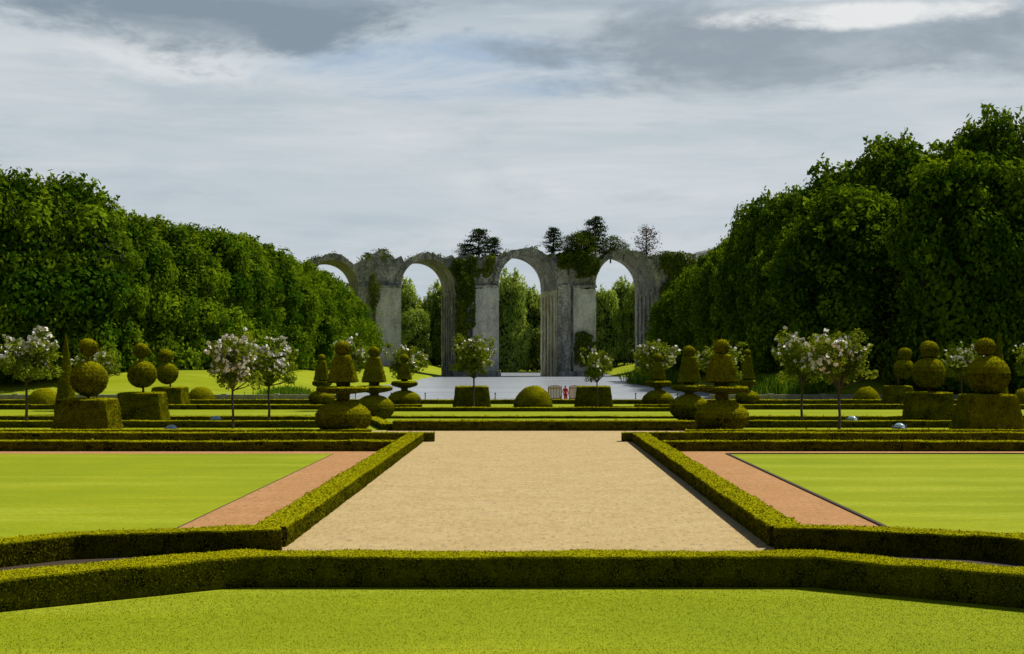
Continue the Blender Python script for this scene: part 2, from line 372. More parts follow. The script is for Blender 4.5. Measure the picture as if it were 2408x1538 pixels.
tier(1620,989,46,959,912,41,897,842,26,14,827,14,55)
tier(1547,961,37,940,902,31,891,853,17,8,842,10,56)
tier(757,951,30,935,902,22,893,850,16,8,842,8,57)
tier(1757,951,28,935,900,20,890,838,16,8,830,8,58)
def dome(px,yb,r,h,seed):
    d=gd(yb); s=d/F
    topi('dome_topiary',px,d,[dict(p=[(r*s*math.cos(a)+.002,h*s*math.sin(a)) for a in np.radians(np.linspace(0,90,12))])],seed)
dome(1254,958,45,50,61); dome(103,961,40,48,62); dome(472,949,34,38,63); dome(2038,949,33,38,64); dome(2405,961,28,45,65)
def cone(px,yb,r,yt,seed):
    d=gd(yb); s=d/F
    topi('cone_topiary',px,d,[dict(p=[(r*s*.9,0),(r*s,.3),(r*s*.45,(yb-yt)*s*.55),(.03,(yb-yt)*s)])],seed)
cone(155,975,26,783,66); cone(2350,965,24,780,67)
for px,w in((1110,86),(1396,88)):
    d=gd(960); s=d/F
    topi('box_topiary',px,d,[dict(p=[(w/2*s,0),(w/2*.86*s,50*s),(w/2*.8*s,51*s),(.01,51*s)],sq=True)],68+w)

# ---------------------------------------------------------------- rose trees
def rose_mesh(seed,flower):
    rng=R(seed); parts=[]
    T=2.5
    v,f=tube([(0,0,0),(.03,.02,.9),(-.02,0,1.8),(0,0,T)],[.085,.07,.065,.06],7); parts.append((v,f,2))
    tips=[]
    for k in range(13):
        a=k*2.4+rng.uniform(-.3,.3); rr=rng.uniform(.5,1.6); zz=rng.uniform(.4,3.1)
        e=np.array([math.cos(a)*rr,math.sin(a)*rr,T+zz-.1]); mid=e*.5+np.array([0,0,T])*.5+np.array([0,0,-.1])
        v,f=tube([(0,0,T-.15*rng.rand()),mid,e],[.045,.03,.012],5); parts.append((v,f,2)); tips.append(e)
    P=[];Q=[];Fl=[];TT=[]
    for k in range(42):
        if k<13: c=tips[k]
        else:
            u=nrm(rng.normal(0,1,(1,3)))[0]; c=np.array([0,0,T+1.45])+u*np.array([1.25,1.25,1.25])*rng.uniform(.45,1.0)
        r=rng.uniform(.25,.6); n=int(105*r/.4)
        u=nrm(rng.normal(0,1,(n,3))); p=c+u*r*rng.uniform(.5,1.15,(n,1))*np.array([1,1,.8]); P.append(p); Q.append(u+np.array([0,0,.6])); TT.append(rng.uniform(0,.8,n)+rng.uniform(-.2,.35))
        if rng.rand()<flower and c[2]>T+.9:
            m=int(rng.uniform(4,15)); uu=nrm(rng.normal(0,1,(m,3))+np.array([.25,-.35,.55])); Fl.append(c+uu*r*1.08)
    for k in range(26):
        a=rng.uniform(0,6.28); r0=rng.uniform(.2,1.5); b=np.array([math.cos(a)*r0,math.sin(a)*r0,T+2.5*(1-.35*r0/1.3)]); ln=rng.uniform(.3,1.0)
        tt=rng.rand(22,1); p=b+np.array([math.cos(a)*.45,math.sin(a)*.45,1])*tt*ln+rng.normal(0,.06,(22,3)); P.append(p); Q.append(rng.normal(0,1,(22,3))); TT.append(rng.uniform(.3,1,22))
        if rng.rand()<flower: Fl.append((b+np.array([math.cos(a)*.45,math.sin(a)*.45,1])*ln)[None])
    P=np.concatenate(P);Q=np.concatenate(Q);TT=np.clip(np.concatenate(TT),0,1)
    v,f,t=leaves(P,Q,.18,rng,.7,.6,TT); parts.append((v,f,0,t))
    C=np.concatenate(Fl)
    for k in range(3):
        v,f,t=leaves(C+rng.normal(0,.03,C.shape),nrm(rng.normal(0,1,C.shape)+np.array([.5,0,.5])),.24,rng,.5,.95); parts.append((v,f,1,t))
    return mk('rose_tree',parts,[M_rose,M_petal,M_bark])
roses=[rose_mesh(s,fl) for s,fl in((1,.8),(2,.6),(3,.25),(4,.4),(5,.7))]
def rose(px,yb,ytop,w,k,ybase=None):
    d=gd(yb); s=d/F; H=(yb-ytop)*s; o=obj('rose_tree',roses[k],(wx(px,d),d,0),(w*s/3.2,w*s/3.2,H/5.9),rz=px*1.7)
rose(62,993,762,140,0); rose(228,965,800,110,2); rose(547,1015,778,132,4); rose(632,993,785,128,0)
rose(822,965,785,85,1); rose(957,955,800,100,2); rose(1114,962,783,105,3); rose(1404,962,810,72,2)
rose(1542,955,798,105,3); rose(1690,965,797,120,2); rose(1886,993,775,130,4); rose(1973,1012,772,150,3)
rose(2262,965,803,90,1); rose(2425,970,790,80,1)

# ---------------------------------------------------------------- big trees
def tree_mesh(seed,H=24.,Rr=8.,nl=31000,ls=.62,mat=None,lob=80,droop=1.0,lump=1.5,sp=.55,core=True):
    rng=R(seed); parts=[]
    def env(t):
        t=np.asarray(t); return Rr*np.where(t>.35,np.sqrt(np.clip(1-((t-.35)/.65)**2,0,1)),.90+.10*(t/.35))
    v,f=tube([(0,0,-1.5),(.1,0,H*.3),(-.1,.1,H*.75)],[.55,.42,.15],8); parts.append((v,f,2))
    for k in range(9):
        a=k*2.4; z0=H*rng.uniform(.2,.6); z1=z0+H*.17; r1=Rr*.72
        v,f=tube([(0,0,z0),(math.cos(a)*r1*.5,math.sin(a)*r1*.5,z0+H*.1),(math.cos(a)*r1,math.sin(a)*r1,z1)],[.22,.14,.05],5); parts.append((v,f,2))
    tt=np.linspace(.03,.95,18); 
    pr=[(float(env(t))*.70+.01,t*H*.93) for t in tt]+[(.01,H*.87)]
    V,Fc=lathe(pr,seg=24)
    def disp(p): return nz(p*np.array([1,1,1.3]),.20,seed)*lump
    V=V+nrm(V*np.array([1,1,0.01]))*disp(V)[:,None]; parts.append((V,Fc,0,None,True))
    w=rng.uniform(.03,1,lob)**.85*.95; e=env(w)
    a=rng.uniform(0,6.283,lob); rad=rng.choice([1.0,1.6,2.4,3.4],lob,p=[.3,.3,.25,.15])*rng.uniform(.85,1.15,lob)*Rr/8
    k=np.maximum(e-.6*rad,.2)
    C=np.stack([np.cos(a)*k,np.sin(a)*k,np.minimum(w*H,H-rad*.8)],1)
    C=C+nrm(C*np.array([1,1,.01]))*disp(C)[:,None]
    den=nl/(rad**2).sum()
    P=[];Q=[];T=[]
    for c,r in zip(C,rad):
        n=int(den*r*r)
        u=nrm(rng.normal(0,1,(n,3))); o=c*np.array([1,1,0]); o[2]=max(0,(c[2]/H-.45))*Rr*1.6; o/=np.linalg.norm(o)+1e-6
        keep=(u@o)>-.25; u=u[keep]
        rr=1+.20*nz(u*r+c,1.3,seed)[:,None]
        p=c+u*r*rr*rng.uniform(.74,1.1,(len(u),1))*np.array([1,1,.9])
        p[:,2]-= .3*rng.rand(len(u))*r
        P.append(p);Q.append(u*1.0+o*.15+np.array([0,0,.3]));T.append(np.clip(rng.uniform(0,.65,len(u))+rng.uniform(-.3,.4),0,1))
    for k_ in range(30):
        a_=rng.uniform(0,6.28); w_=rng.uniform(.6,.99); e_=float(env(w_)); b=np.array([math.cos(a_)*e_,math.sin(a_)*e_,w_*H]); n=26
        q=rng.rand(n,1); dr=np.array([math.cos(a_)*.35,math.sin(a_)*.35,1.]); P.append(b+dr*q*rng.uniform(.4,1.7)+rng.normal(0,.3,(n,3))); Q.append(rng.normal(0,1,(n,3))); T.append(rng.uniform(.2,1,n))
    P=np.concatenate(P);Q=np.concatenate(Q);T=np.concatenate(T)
    m=P[:,2]>.1; P=P[m];Q=Q[m];T=T[m]
    v,f,t=leaves(P,Q,ls,rng,sp,.6,T,droop); parts.append((v,f,1,t))
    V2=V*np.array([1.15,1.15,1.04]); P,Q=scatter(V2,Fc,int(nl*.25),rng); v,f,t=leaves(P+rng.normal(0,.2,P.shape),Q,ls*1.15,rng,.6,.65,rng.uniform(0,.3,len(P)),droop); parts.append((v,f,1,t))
    return mk('lime_tree',parts,[M_core,mat or M_tree,M_bark])
variants=[tree_mesh(100+k) for k in range(4)]
def placeline(lst,variants,step,nm,seed,Rm=8.0,n2=5.5,hv=(.985,1.01),hn=(.93,1.07)):
    rng=R(seed); A=[]
    for px,y,d in lst: A.append((wx(px,d),d,wz(y,d)))
    A=np.array(A); seglen=np.r_[0,np.cumsum(np.linalg.norm(np.diff(A[:,:2],axis=0),axis=1))]
    s=0; i_=0
    while s<seglen[-1]:
        x,y,z=[np.interp(s,seglen,A[:,k]) for k in range(3)]
        far=y>225
        x+=rng.uniform(-.8,.8); y+=rng.uniform(-1,1)
        g=float(terr(np.array(x),np.array(y)))-.1; H=(z-g)*(rng.uniform(*hv) if far else rng.uniform(*hn))
        r=Rm*(rng.uniform(.85,1.08) if far else rng.uniform(.95,1.2))/8
        obj(nm,variants[rng.randint(len(variants))],(x,y,g),(r,r*rng.uniform(.9,1.1),H/24.3),rz=rng.uniform(0,6.28))
        s+= (n2 if far else step)*rng.uniform(.8,1.2); i_+=1
placeline([(826,745,362),(812,702,358),(792,670,345),(758,648,325),(715,622,300),(675,602,277),(620,578,258),(555,550,240),(475,532,226),(395,514,215),(320,490,205),(235,470,196),(150,428,190),(60,428,185),(-30,420,182),(-160,410,180)],variants,7,'lime_tree',1)
placeline([(1610,705,352),(1618,668,345),(1656,618,315),(1706,592,290),(1750,548,268),(1795,484,250),(1845,442,235),(1900,430,225),(1960,425,218),(2030,368,212),(2110,345,206),(2200,335,200),(2290,262,196),(2370,225,192),(2440,165,188),(2560,160,185)],variants,8,'lime_tree',2,hv=(.97,1.02))
for px,y,d,r in((2010,425,190,10),(2265,358,176,9.5),(1880,540,212,7.5),(2400,400,172,7)):
    x=wx(px,d); g=float(terr(np.array(x),np.array(float(d)))); obj('lime_tree',variants[int(px)%4],(x,d,g-.1),(r/8,r/8,(wz(y,d)-g)/24.3),rz=px)
fv=[tree_mesh(200+k,24,9,12000,.8,M_tree2,60,0,1.6,.5) for k in range(3)]
rng=R(77); par=bpy.data.objects.new('distant_trees',None); sc.collection.objects.link(par)
for i_,(px,y,d) in enumerate([(860,690,640),(900,670,620),(948,648,660),(975,720,615),(1012,690,640),(1040,655,640),(1090,650,620),(1130,640,640),(1200,628,616),(1180,700,640),(1240,668,640),(1280,690,640),(1310,680,620),(1350,660,620),(1390,690,640),(1420,672,620),(1468,650,640),(1510,650,620),(1550,660,640),(1600,650,640),(800,680,640)]+[(px,715+rng.uniform(-15,15),760) for px in range(300,2300,90)]):
    x=wx(px,d); g=float(terr(np.array(float(x)),np.array(float(d))))
    r=rng.uniform(.8,1.15)*(2.0 if d>700 else 1)
    obj('distant_tree',fv[i_%3],(x,d,g-.2),(r,r,(wz(y,d)-g)/25),rz=px,parent=par)

# ---------------------------------------------------------------- aqueduct
TH=math.radians(-14); c_,s_=math.cos(TH),math.sin(TH); DA=450.0; TK=21.0
def S(px):
    r=(px-VX)/F; return DA*r/(c_+r*s_)
def YD(s): return DA-s*s_
def Zp(py,s): return CH+(HZ-py)*YD(s)/F
aq=bpy.data.objects.new('aqueduct_ruin',None); sc.collection.objects.link(aq); aq.location=(0,DA,0); aq.rotation_euler=(0,0,-TH)
ops=[(497,628,672),(718,842,672),(942,1068,672),(1171,1311,668),(1399,1542,672),(1632,1772,672),(1870,2010,668)]
O=[(S(a),S(b),Zp(y,S((a+b)/2))) for a,b,y in ops]
def intr(s):
    for a,b,zs in O:
        if a<s<b:
            r=(b-a)/2; return zs+1.0*math.sqrt(max(0,r*r-(s-(a+b)/2)**2))
    return -3.0
rngA=R(5)
keys=[(S(p),Zp(y,S(p))) for p,y in [(480,640),(600,640),(640,660),(700,670),(760,650),(830,650),(850,612),(870,598),(900,594),(930,603),(945,612),(1000,650),(1060,606),(1110,600),(1160,606),(1175,615),(1240,640),(1300,605),(1345,592),(1390,602),(1468,650),(1530,604),(1600,604),(1640,615),(1700,650),(1760,612),(1900,640),(2050,620)]]
kx=[k[0] for k in keys]; kz=[k[1] for k in keys]
def top(s):
    z=np.interp(s,kx,kz)+.7*math.sin(s*.9)+.5*math.sin(s*2.3+1)+rngA.uniform(-.45,.45)
    for a,b,zs in O:
        r=(b-a)/2; m=(a+b)/2; R2=r+1.75+.35*math.sin(s*.7)
        if abs(s-m)<R2: z=max(z,zs+math.sqrt(R2*R2-(s-m)**2)*1.0+rngA.uniform(-.25,.25))
    return z
ss=set(np.round(np.arange(S(480),S(2080),.8),3))
for a,b,zs in O:
    r=(b-a)/2;m=(a+b)/2
    for q in np.linspace(0,math.pi,25): ss.add(round(m-r*math.cos(q),4))
    for e in (a,b): ss.add(round(e-.001,4)); ss.add(round(e+.001,4))
ss=np.array(sorted(ss)); 
lo=np.array([intr(s) for s in ss]); hi=np.array([top(s) for s in ss]); hi=np.maximum(hi,lo+1.2)
NZ=30
fr=np.linspace(0,1,NZ)
G=np.zeros((2,len(ss),NZ,3))
for side,yy in((0,0.0),(1,TK)):
    for k in range(NZ):
        zz=lo+(hi-lo)*fr[k]; G[side,:,k,0]=ss; G[side,:,k,2]=zz
        pp=np.stack([ss,np.full_like(ss,yy),zz],1)
        w=nz(pp,.5,3)*.28+nz(pp,1.6,5)*.16
        G[side,:,k,1]=yy+w
V=G.reshape(-1,3); n=len(ss); idx=np.arange(2*n*NZ).reshape(2,n,NZ)
Fq=[]
a=idx[0]; Fq.append(np.stack([a[:-1,:-1],a[1:,:-1],a[1:,1:],a[:-1,1:]],2).reshape(-1,4))
b=idx[1]; Fq.append(np.stack([b[:-1,:-1],b[:-1,1:],b[1:,1:],b[1:,:-1]],2).reshape(-1,4))
Fq.append(np.stack([a[:-1,-1],a[1:,-1],b[1:,-1],b[:-1,-1]],1))
Fq.append(np.stack([a[:-1,0],b[:-1,0],b[1:,0],a[1:,0]],1))
Fq=np.concatenate(Fq)
obj('arcade_wall',mk('arcade_wall',[(V,Fq,0)],[M_stone]),parent=aq)
for i_,(a0,b0,zs) in enumerate(O):
    r=(b0-a0)/2;m=(a0+b0)/2; parts=[]
    nv=44; q=np.linspace(0,math.pi,nv+1)
    for k in range(nv):
        g=.006; th=(q[k]+g,q[k+1]-g); ro=r+rngA.uniform(1.2,1.75)
        y0=-.6+rngA.uniform(-.1,.1); ri=r+.004
        P=[]
        for yy in (y0,TK+.3):
            for t in th:
                for rr in (ri-.15,ro): P.append((m-rr*math.cos(t),yy,zs+rr*math.sin(t)))
        f=[[0,2,3,1],[4,5,7,6],[0,1,5,4],[2,6,7,3],[1,3,7,5],[0,4,6,2]]
        parts.append((P,f,0))
    obj('arch_ring_%d'%i_,mk('ring',parts,[M_stone]),parent=aq)
def roughwall(x0,x1,y,z0,z1,seed,th=.8,topn=.5):
    nx_=max(3,int((x1-x0)/.6)); nz_=max(3,int((z1-z0)/.6)); X_,Z_=np.meshgrid(np.linspace(x0,x1,nx_),np.linspace(z0,z1,nz_))
    P=np.stack([X_,np.full_like(X_,y),Z_],2).reshape(-1,3); P[:,1]+=nz(P,1.1,seed)*.12+nz(P,3.0,seed+1)*.06
    tp=P[:,2]>z1-.01; P[tp,2]+=nz(P[tp],.9,seed)*topn
    i=np.arange(nz_-1)[:,None]*nx_; j=np.arange(nx_-1)[None]; Fc=np.stack([i+j,i+j+1,i+j+1+nx_,i+j+nx_],2).reshape(-1,4)
    B=P.copy(); B[:,1]=y+th; nb_=len(P)
    g=np.arange(len(P)).reshape(nz_,nx_)
    def strip(l): return np.stack([l[:-1],l[1:],l[1:]+nb_,l[:-1]+nb_],1)
    Fs=np.concatenate([Fc,strip(g[-1])[:,::-1],strip(g[:,0])[:,::-1],strip(g[:,-1])])
    return np.concatenate([P,B]),Fs
for i_ in range(len(O)-1):
    a0=O[i_][1]; b0=O[i_+1][0]; zi=Zp(678,(a0+b0)/2); parts=[]
    w=b0-a0; mm=1 if i_ in(1,2,3) else 0
    v,f=roughwall(a0+w*.40,b0-.02,-1.4,-2,zi,i_,1.1); parts.append((v,f,mm))
    v,f=roughwall(a0+.02,a0+w*.33,-.8,-2,zi+1,i_+9,.6); parts.append((v,f,0))
    v,f=roughwall(a0+w*.38,b0+.15,-1.7,zi+.1,zi+.9,i_+20,1.4,.1); parts.append((v,f,0))
    v,f=roughwall(a0-.5,b0+.5,-2.2,-2.5,1.4,i_+30,1.9,.5); parts.append((v,f,0))
    v,f=roughwall(0,TK-.6,0,-2,zi-.6,i_+40,.2,.9)
    v=np.stack([a0-.22+v[:,1],.3+v[:,0],v[:,2]],1); parts.append((v,f,2 if i_==3 else 0))
    for k in range(5):
        y0=1.0+k*4.0; v,f=roughwall(0,1.5,0,-2,zi-1.2-2.0*rngA.rand(),i_+60+k,.25,.6)
        v=np.stack([a0-.62+v[:,1],y0+v[:,0],v[:,2]],1); parts.append((v,f,2 if i_==3 else 0))
    obj('pier_%d'%i_,mk('pier',parts,[M_stone,M_stone2,M_warm]),parent=aq)
rng=R(9); P=[];Q=[]
def ivy(px0,px1,y0,y1,n,th=.7,mod=0,cut=.3):
    s=S(px0)+(S(px1)-S(px0))*rng.rand(n); py=y0+(y1-y0)*rng.rand(n)
    z=np.array([Zp(b,a) for a,b in zip(s,py)])
    k=nz(np.stack([s,s*0,z],1),.28,mod+1); k2=nz(np.stack([s,s*0,z],1),.9,mod+3)
    cx=(S(px0)+S(px1))/2; hw=(S(px1)-S(px0))/2; edge=1-np.abs(s-cx)/hw; ev=1-np.abs(py-(y0+y1)/2)/((y1-y0)/2)
    f=k*.5+k2*.22+edge*.8+np.minimum(ev*2,.5)
    p=np.stack([s,-1.3-th*np.clip(f,0,1.4)*rng.rand(n)-.5,z],1)
    inside=np.array([z_>intr(s_)-.3 and z_<np.interp(s_,kx,kz)+1.5 for s_,z_ in zip(s,z)])
    m=(f>cut+.25)&inside; p=p[m]; P.append(p); Q.append(np.tile([.3,-1,.7],(len(p),1)))
ivy(1046,1114,610,872,12000,2.2,0,.15); ivy(1060,1170,598,660,3500,1.0,2,.85); ivy(850,945,596,660,3000,1.0,3,.85); ivy(1305,1405,588,660,6500,1.6,4,.6)
ivy(1545,1650,590,872,16000,2.2,5,.1); ivy(1340,1405,780,872,2600,1.6,6,.5); ivy(855,895,640,872,2600,.9,7,.85)
for px in np.arange(700,2000,3.0):
    s=S(px); zt=top(s); 
    if math.sin(px*.045)+math.sin(px*.11+2)+rng.uniform(-1,1)>.75:
        n=int(rng.uniform(8,30)); P.append(np.array([s,2,zt+.1])+rng.normal(0,1,(n,3))*np.array([.7,2.0,.35])); Q.append(rng.normal(0,.6,(n,3))+np.array([0,0,1]))
P=np.concatenate(P);Q=np.concatenate(Q); v,f,t=leaves(P,Q,.75,rng,.55)
obj('ivy',mk('ivy',[(v,f,0,t)],[M_ivy]),parent=aq)
def conifer(seed,H=10,W=4.5,mat=0,dens=1.0,round_=False):
    rng=R(seed); parts=[]; v,f=tube([(0,0,-1.5),(.15,0,H*.5),(0,0,H)],[.3,.2,.04],6); parts.append((v,f,1)); P=[];Q=[]
    for k in range(22):
        z=H*(.18+.8*k/22); a=k*2.4+rng.uniform(-.5,.5); r=W*(1-abs(k/22-.35)**1.3*1.25)*rng.uniform(.6,1) if not round_ else W*math.sqrt(max(.05,1-((k/22-.5)*1.9)**2))*rng.uniform(.5,1)
        e=np.array([math.cos(a)*r,math.sin(a)*r,z+.6]); v,f=tube([(0,0,z-.3),e*np.array([.5,.5,1]),e],[.1,.07,.03],4); parts.append((v,f,1))
        for q in (.45,.75,1.0):
            n=int(60*dens); p=e*np.array([q,q,1])+rng.normal(0,1,(n,3))*np.array([.75,.75,.25 if not round_ else .5]); P.append(p); Q.append(np.tile([0,0,1.],(n,1)))
    P=np.concatenate(P);Q=np.concatenate(Q); v,f,t=leaves(P,Q,.5,rng,.7); parts.append((v,f,0,t))
    return mk('pine_tree',parts,[[M_con,M_red,M_ivy][mat],M_bark])
cm=[conifer(1),conifer(2,10,3.6),conifer(3,10,4.2,1,.35,True),conifer(4,10,5,2,1,True)]
def ontop(nm,px,yt,yb,k,wd,dy=4):
    s=S(px); z0=Zp(yb,s); H=Zp(yt,s)-z0; o=obj(nm,cm[k],(s,dy,z0),(wd,wd,H/10.3),rz=px,parent=None)
    o.parent=aq
ontop('pine_tree',1133,536,612,0,1.25); ontop('pine_tree',1168,556,612,1,.75); ontop('pine_tree',1310,533,606,1,.95)
ontop('pine_tree',1408,508,612,0,1.05); ontop('pine_tree',1385,540,612,1,1.0); ontop('russet_tree',1530,531,612,2,1.15)
ontop('shrub',1345,552,606,3,.9,0); ontop('shrub',1372,548,640,3,1.1,0); ontop('shrub',1335,585,640,3,.8,-1); ontop('shrub',1440,555,610,3,.9,2); ontop('shrub',1475,570,606,3,.6); ontop('shrub',1580,590,640,3,1.1)
ontop('shrub',905,584,606,3,.5); ontop('shrub',1100,572,612,3,.7); ontop('shrub',870,592,612,3,.45)

# ---------------------------------------------------------------- reeds
def reeds(cx,cy,rx,ry,n,h,seed,nm='reed_bed'):
    rng=R(seed); x=cx+rng.normal(0,.5,n)*rx; y=cy+rng.normal(0,.5,n)*ry; z=np.maximum(terr(x,y),-.4)
    hh=h*rng.uniform(.6,1.1,n); a=rng.uniform(0,6.28,n); lx=np.cos(a)*.06;ly=np.sin(a)*.06; bx=rng.normal(0,.18,n)*h;by=rng.normal(0,.18,n)*h
    V=np.stack([np.stack([x-lx,y-ly,z],1),np.stack([x+lx,y+ly,z],1),np.stack([x+lx*.8+bx*.4,y+ly*.8+by*.4,z+hh*.6],1),np.stack([x-lx*.2+bx,y-ly*.2+by,z+hh],1)],1).reshape(-1,3)
    obj(nm,mk(nm,[(V,np.arange(4*n).reshape(n,4),0,rng.rand(n))],[M_reed]))
reeds(wx(1535,300),300,3.5,26,5000,3.0,1); reeds(30.5,178,4.2,7,6000,2.6,2); reeds(36,182,3,5,2500,1.8,3); reeds(-30,180,3,12,1500,1.0,4)

# ---------------------------------------------------------------- garden floodlights
def flood(px,py):
    d=gd(py); parts=[]
    v,f=lathe([(.30,0),(.32,.05),(.30,.12),(.26,.14)],(0,0,.05),20); parts.append((v,f,0,None,True))
    v,f=lathe([(.27*math.cos(a)+.002,.19+.2*math.sin(a)) for a in np.radians(np.linspace(0,90,8))],(0,0,0),20); parts.append((v,f,1,None,True))
    parts.append((*box(-.36,-.32,-.05,.05,0,.3),0)); parts.append((*box(.32,.36,-.05,.05,0,.3),0)); parts.append((*box(-.36,.36,-.12,.12,0,.04),0))
    obj('garden_floodlight',mk('garden_floodlight',parts,[M_metal,M_glass]),(wx(px,d),d,0),(1.3,1.3,1.3))
for a in((403,1018),(508,994),(2004,994),(2115,1013)): flood(*a)

# ---------------------------------------------------------------- benches and person
def bench(px,w,seed):
    d=153.; parts=[]; h=1.9
    for k in range(9):
        x=-w/2+w*(k+.5)/9; parts.append((*box(x-w/24,x+w/24,-.02,.02,.35,h+.06*math.cos((k-4)*.6)),0))
    parts.append((*box(-w/2,w/2,-.055,-.022,h-.35,h-.23),0)); parts.append((*box(-w/2,w/2,-.055,-.022,.45,.57),0))
    for x in(-w/2+.04,w/2-.04):
        parts.append((*box(x-.05,x+.05,.03,.12,0,h*.9),0)); parts.append((*box(x-.05,x+.05,.75,.85,0,.72),0)); parts.append((*box(x-.08,x+.08,.125,.95,.722,.78),0))
    for k in range(5): parts.append((*box(-w/2+.1,w/2-.1,.14+k*.15,.26+k*.15,.44,.48),0))
    obj('wooden_garden_seat',mk('wooden_garden_seat',parts,[M_wood]),(wx(px,d),d,0),rz=.1*seed)
bench(1305,1.5,1); bench(1351,1.2,-1)
def person():
    mats=[plain('red_jacket',(.55,.02,.02),(.7,.04,.03),6),plain('skin',(.5,.3,.2),(.58,.36,.26),6),plain('white_cloth',(.6,.6,.6),(.75,.74,.72),6),plain('hair',(.05,.03,.02),(.1,.06,.03),20)]
    par=bpy.data.objects.new('person',None); sc.collection.objects.link(par)
    def skin(nm,vs,es,rs,mat):
        me=bpy.data.meshes.new(nm); me.from_pydata(vs,es,[]); me.materials.append(mat)
        o=bpy.data.objects.new(nm,me); sc.collection.objects.link(o); o.parent=par
        md=o.modifiers.new('s','SKIN'); md.use_smooth_shade=True
        for i_,r in enumerate(rs): me.skin_vertices[0].data[i_].radius=(r,r)
        me.skin_vertices[0].data[0].use_root=True
        o.modifiers.new('d','SUBSURF').levels=1; o.modifiers['d'].render_levels=2
    skin('jacket',[(0,0,.92),(0,0,1.1),(0,.02,1.3),(0,.03,1.44),(-.19,.03,1.42),(-.27,.0,1.15),(-.22,-.16,.98),(.19,.03,1.42),(.28,.02,1.15),(.27,-.08,.92)],[(0,1),(1,2),(2,3),(3,4),(4,5),(5,6),(3,7),(7,8),(8,9)],[.16,.15,.17,.1,.075,.055,.045,.075,.055,.045],mats[0])
    skin('trousers',[(0,0,.92),(-.1,0,.84),(-.12,-.03,.48),(-.13,.02,.08),(.1,0,.84),(.13,-.06,.48),(.14,.08,.08)],[(0,1),(1,2),(2,3),(0,4),(4,5),(5,6)],[.15,.1,.075,.055,.1,.075,.055],mats[0])
    skin('head',[(0,.03,1.42),(0,.02,1.53),(0,.0,1.62),(0,.0,1.7),(0,-.1,1.62)],[(0,1),(1,2),(2,3),(2,4)],[.05,.055,.095,.085,.018],mats[1])
    skin('hair',[(0,.05,1.56),(0,.05,1.66),(0,.03,1.73)],[(0,1),(1,2)],[.08,.1,.085],mats[3])
    for sx,hb in((-1,(-.22,-.17,.96)),(1,(.27,-.09,.9))):
        hb=np.array(hb); dn=np.array([0,-.25,-.95]); vs=[tuple(hb),tuple(hb+dn*.08)];es=[(0,1)];rs=[.028,.035]
        for k,ln in enumerate((.07,.08,.075,.06)):
            b=hb+dn*.09+np.array([0,(k-1.5)*.019,0]); vs+= [tuple(b),tuple(b+dn*ln*.5),tuple(b+dn*ln+np.array([-sx*.015,0,0]))]; n=len(vs); es+=[(1,n-3),(n-3,n-2),(n-2,n-1)]; rs+=[.009,.009,.007]
        b=hb+dn*.03; vs+=[tuple(b+np.array([0,-.035,0])),tuple(b+np.array([0,-.05,-.04]))]; n=len(vs); es+=[(0,n-2),(n-2,n-1)]; rs+=[.011,.009]
        skin('hand',vs,es,rs,mats[1])
    for x,y in((-.13,-.04),(.14,.03)):
        v,f=lathe(sph(.07,.05,.06,8),(0,0,0),12); o=obj('shoe',mk('shoe',[(v,f,0,None,True)],[M_post]),(x,y,0),(.75,2,1),parent=par)
    par.location=(wx(1330,152.2),152.2,0); par.rotation_euler=(0,0,2.6); par.scale=(1.1,1.1,1.1)
person()

# ---------------------------------------------------------------- light, sky
EL=math.radians(52); AZ=math.radians(33)
sd=Vector((math.cos(AZ)*math.cos(EL),math.sin(AZ)*math.cos(EL),math.sin(EL)))
sl=bpy.data.lights.new('sun','SUN'); sl.energy=5.0; sl.angle=math.radians(.5); sl.color=(1,.95,.84)
so=bpy.data.objects.new('sun',sl); sc.collection.objects.link(so); so.rotation_euler=sd.to_track_quat('Z','Y').to_euler()
w=bpy.data.worlds.new('World'); sc.world=w; w.use_nodes=True; nt=w.node_tree; nt.nodes.clear()
out=N(nt,'ShaderNodeOutputWorld'); sky=N(nt,'ShaderNodeTexSky',sky_type='NISHITA'); sky.sun_disc=False
sky.sun_elevation=EL; sky.sun_rotation=math.radians(90)-AZ
b1=N(nt,'ShaderNodeBackground'); b1.inputs[1].default_value=.05; L(nt,sky.outputs[0],b1.inputs[0])
tc=N(nt,'ShaderNodeTexCoord'); sep=N(nt,'ShaderNodeSeparateXYZ'); L(nt,tc.outputs['Generated'],sep.inputs[0])
def wn(scale,detail,st,rough=.55,dist=0.0):
    mp=N(nt,'ShaderNodeMapping'); mp.inputs['Scale'].default_value=st; L(nt,tc.outputs['Generated'],mp.inputs[0])
    n=N(nt,'ShaderNodeTexNoise'); n.inputs['Scale'].default_value=scale; n.inputs['Detail'].default_value=detail; n.inputs['Roughness'].default_value=rough; n.inputs['Distortion'].default_value=dist
    L(nt,mp.outputs[0],n.inputs['Vector']); return n.outputs[0]
def MA(op,a,b=None,c=None):
    m=N(nt,'ShaderNodeMath',operation=op)
    for i_,v in enumerate((a,b,c)):
        if v is None: continue
        if isinstance(v,(int,float)): m.inputs[i_].default_value=v
        else: L(nt,v,m.inputs[i_])
    return m.outputs[0]
def MR(v,a,b,c=0,d=1):
    m=N(nt,'ShaderNodeMapRange',interpolation_type='SMOOTHSTEP'); L(nt,v,m.inputs[0])
    for i_,q in enumerate((a,b,c,d)): m.inputs[i_+1].default_value=q
    return m.outputs[0]
ns=wn(2.2,5,(1,1,6),.6,.3); nb=wn(6,6,(1,1,2.6),.62,.25); nfine=wn(5,5,(1,1,8),.65,.5); nd=wn(9,6,(1,1,3.2),.65,.3)
col=ramp(nt,ns,[(.30,(.42,.50,.56)),(.5,(.52,.585,.635)),(.68,(.65,.695,.72))]).outputs[0]
col=mixc(nt,MR(nfine,.44,.66,0,.5),col,(.68,.715,.74))
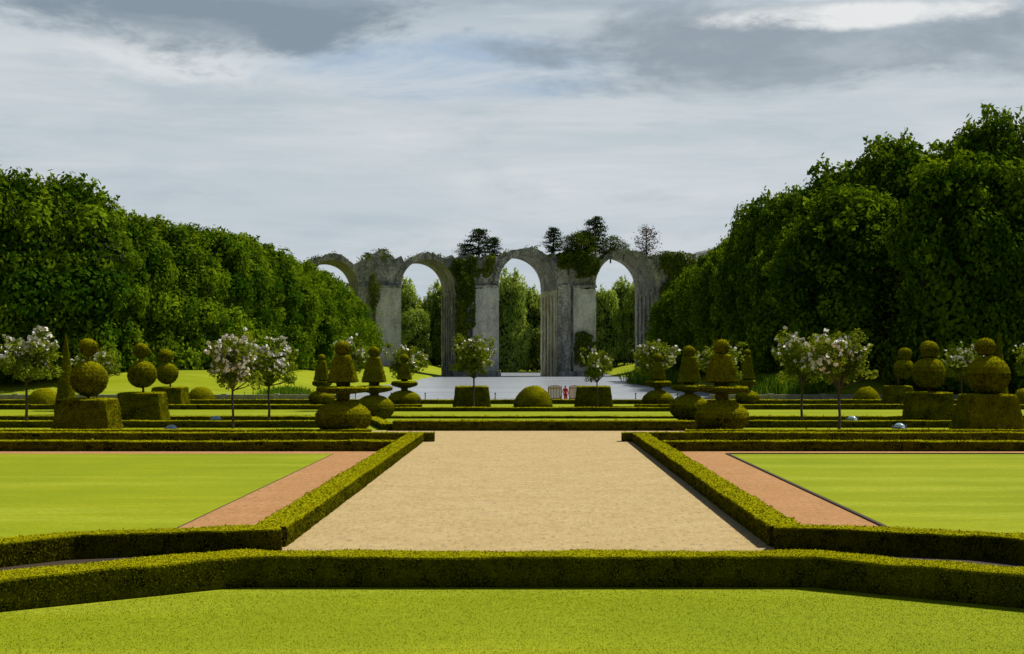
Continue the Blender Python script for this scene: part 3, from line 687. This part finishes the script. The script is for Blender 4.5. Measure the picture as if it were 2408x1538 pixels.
col=mixc(nt,MR(nd,.5,.3,0,.3),col,(.39,.46,.52))
nbo=MA('SUBTRACT',nb,.5)
def blob(u,v,a,b,k,amt,lo=1.5,hi=.2,tex=None,t0=.35,t1=.6,fl=.35):
    dx=MA('DIVIDE',MA('SUBTRACT',sep.outputs[0],u),a); dz=MA('DIVIDE',MA('SUBTRACT',sep.outputs[2],v),b)
    r=MA('ADD',MA('MULTIPLY',dx,dx),MA('MULTIPLY',dz,dz)); r=MA('MULTIPLY_ADD',nbo,k,r)
    m=MR(r,lo,hi,0,amt)
    if tex is not None: m=MA('MULTIPLY',m,MR(tex,t0,t1,fl,1))
    return m
def bl(px,py,a,b): return ((px-VX)/F*.96,(HZ-py)/F*.97,a/F,b/F)
col=mixc(nt,blob(*bl(1000,150,500,70),5,.7,1.6,.1,nfine,.66,.42,.35),col,(.33,.46,.63))
col=mixc(nt,blob(*bl(420,150,330,55),7,.8,1.5,.1,nd,.38,.52,.3),col,(.74,.77,.78))
col=mixc(nt,blob(*bl(520,15,500,145),6,1.0,1.3,.3,nd,.66,.4,.7),col,(.24,.305,.365))
col=mixc(nt,blob(*bl(1950,130,720,90),6,.95,1.4,.25,nd,.68,.4,.6),col,(.29,.35,.405))
col=mixc(nt,blob(*bl(2020,55,300,26),8,.9,1.2,-.2,nd,.36,.54,.15),col,(.84,.85,.85))
col=mixc(nt,blob(*bl(1150,-30,700,50),5,.8,1.5,.2,nd,.62,.4,.5),col,(.32,.39,.46))
col=mixc(nt,blob(*bl(650,455,480,80),4,.4),col,(.43,.51,.58))
col=mixc(nt,1.0,col,ramp(nt,MR(sep.outputs[1],-.35,.35),[(0,(.36,.36,.36)),(1,(1,1,1))]).outputs[0],'MULTIPLY')  # unseen clouds behind the camera dimmed to cut ambient fill
b2=N(nt,'ShaderNodeBackground'); b2.inputs[1].default_value=1.0; L(nt,col,b2.inputs[0])
cov=MR(sep.outputs[2],.28,.45,1,0); cov=MA('MAXIMUM',cov,MR(ns,.55,.7,0,.2))
mx=N(nt,'ShaderNodeMixShader'); L(nt,cov,mx.inputs[0]); L(nt,b1.outputs[0],mx.inputs[1]); L(nt,b2.outputs[0],mx.inputs[2]); L(nt,mx.outputs[0],out.inputs[0])

# ---------------------------------------------------------------- camera
cd=bpy.data.cameras.new('camera'); cd.sensor_width=36; cd.lens=F/2408*36; cd.clip_end=8000; cd.clip_start=.1
cd.shift_x=-(VX-1204)/2408; cd.shift_y=(HZ-769)/2408
co=bpy.data.objects.new('camera',cd); sc.collection.objects.link(co); co.location=(0,0,CH); co.rotation_euler=(math.pi/2,0,0)
sc.camera=co
sc.view_settings.view_transform='Standard'; sc.view_settings.look='None'; sc.view_settings.exposure=0
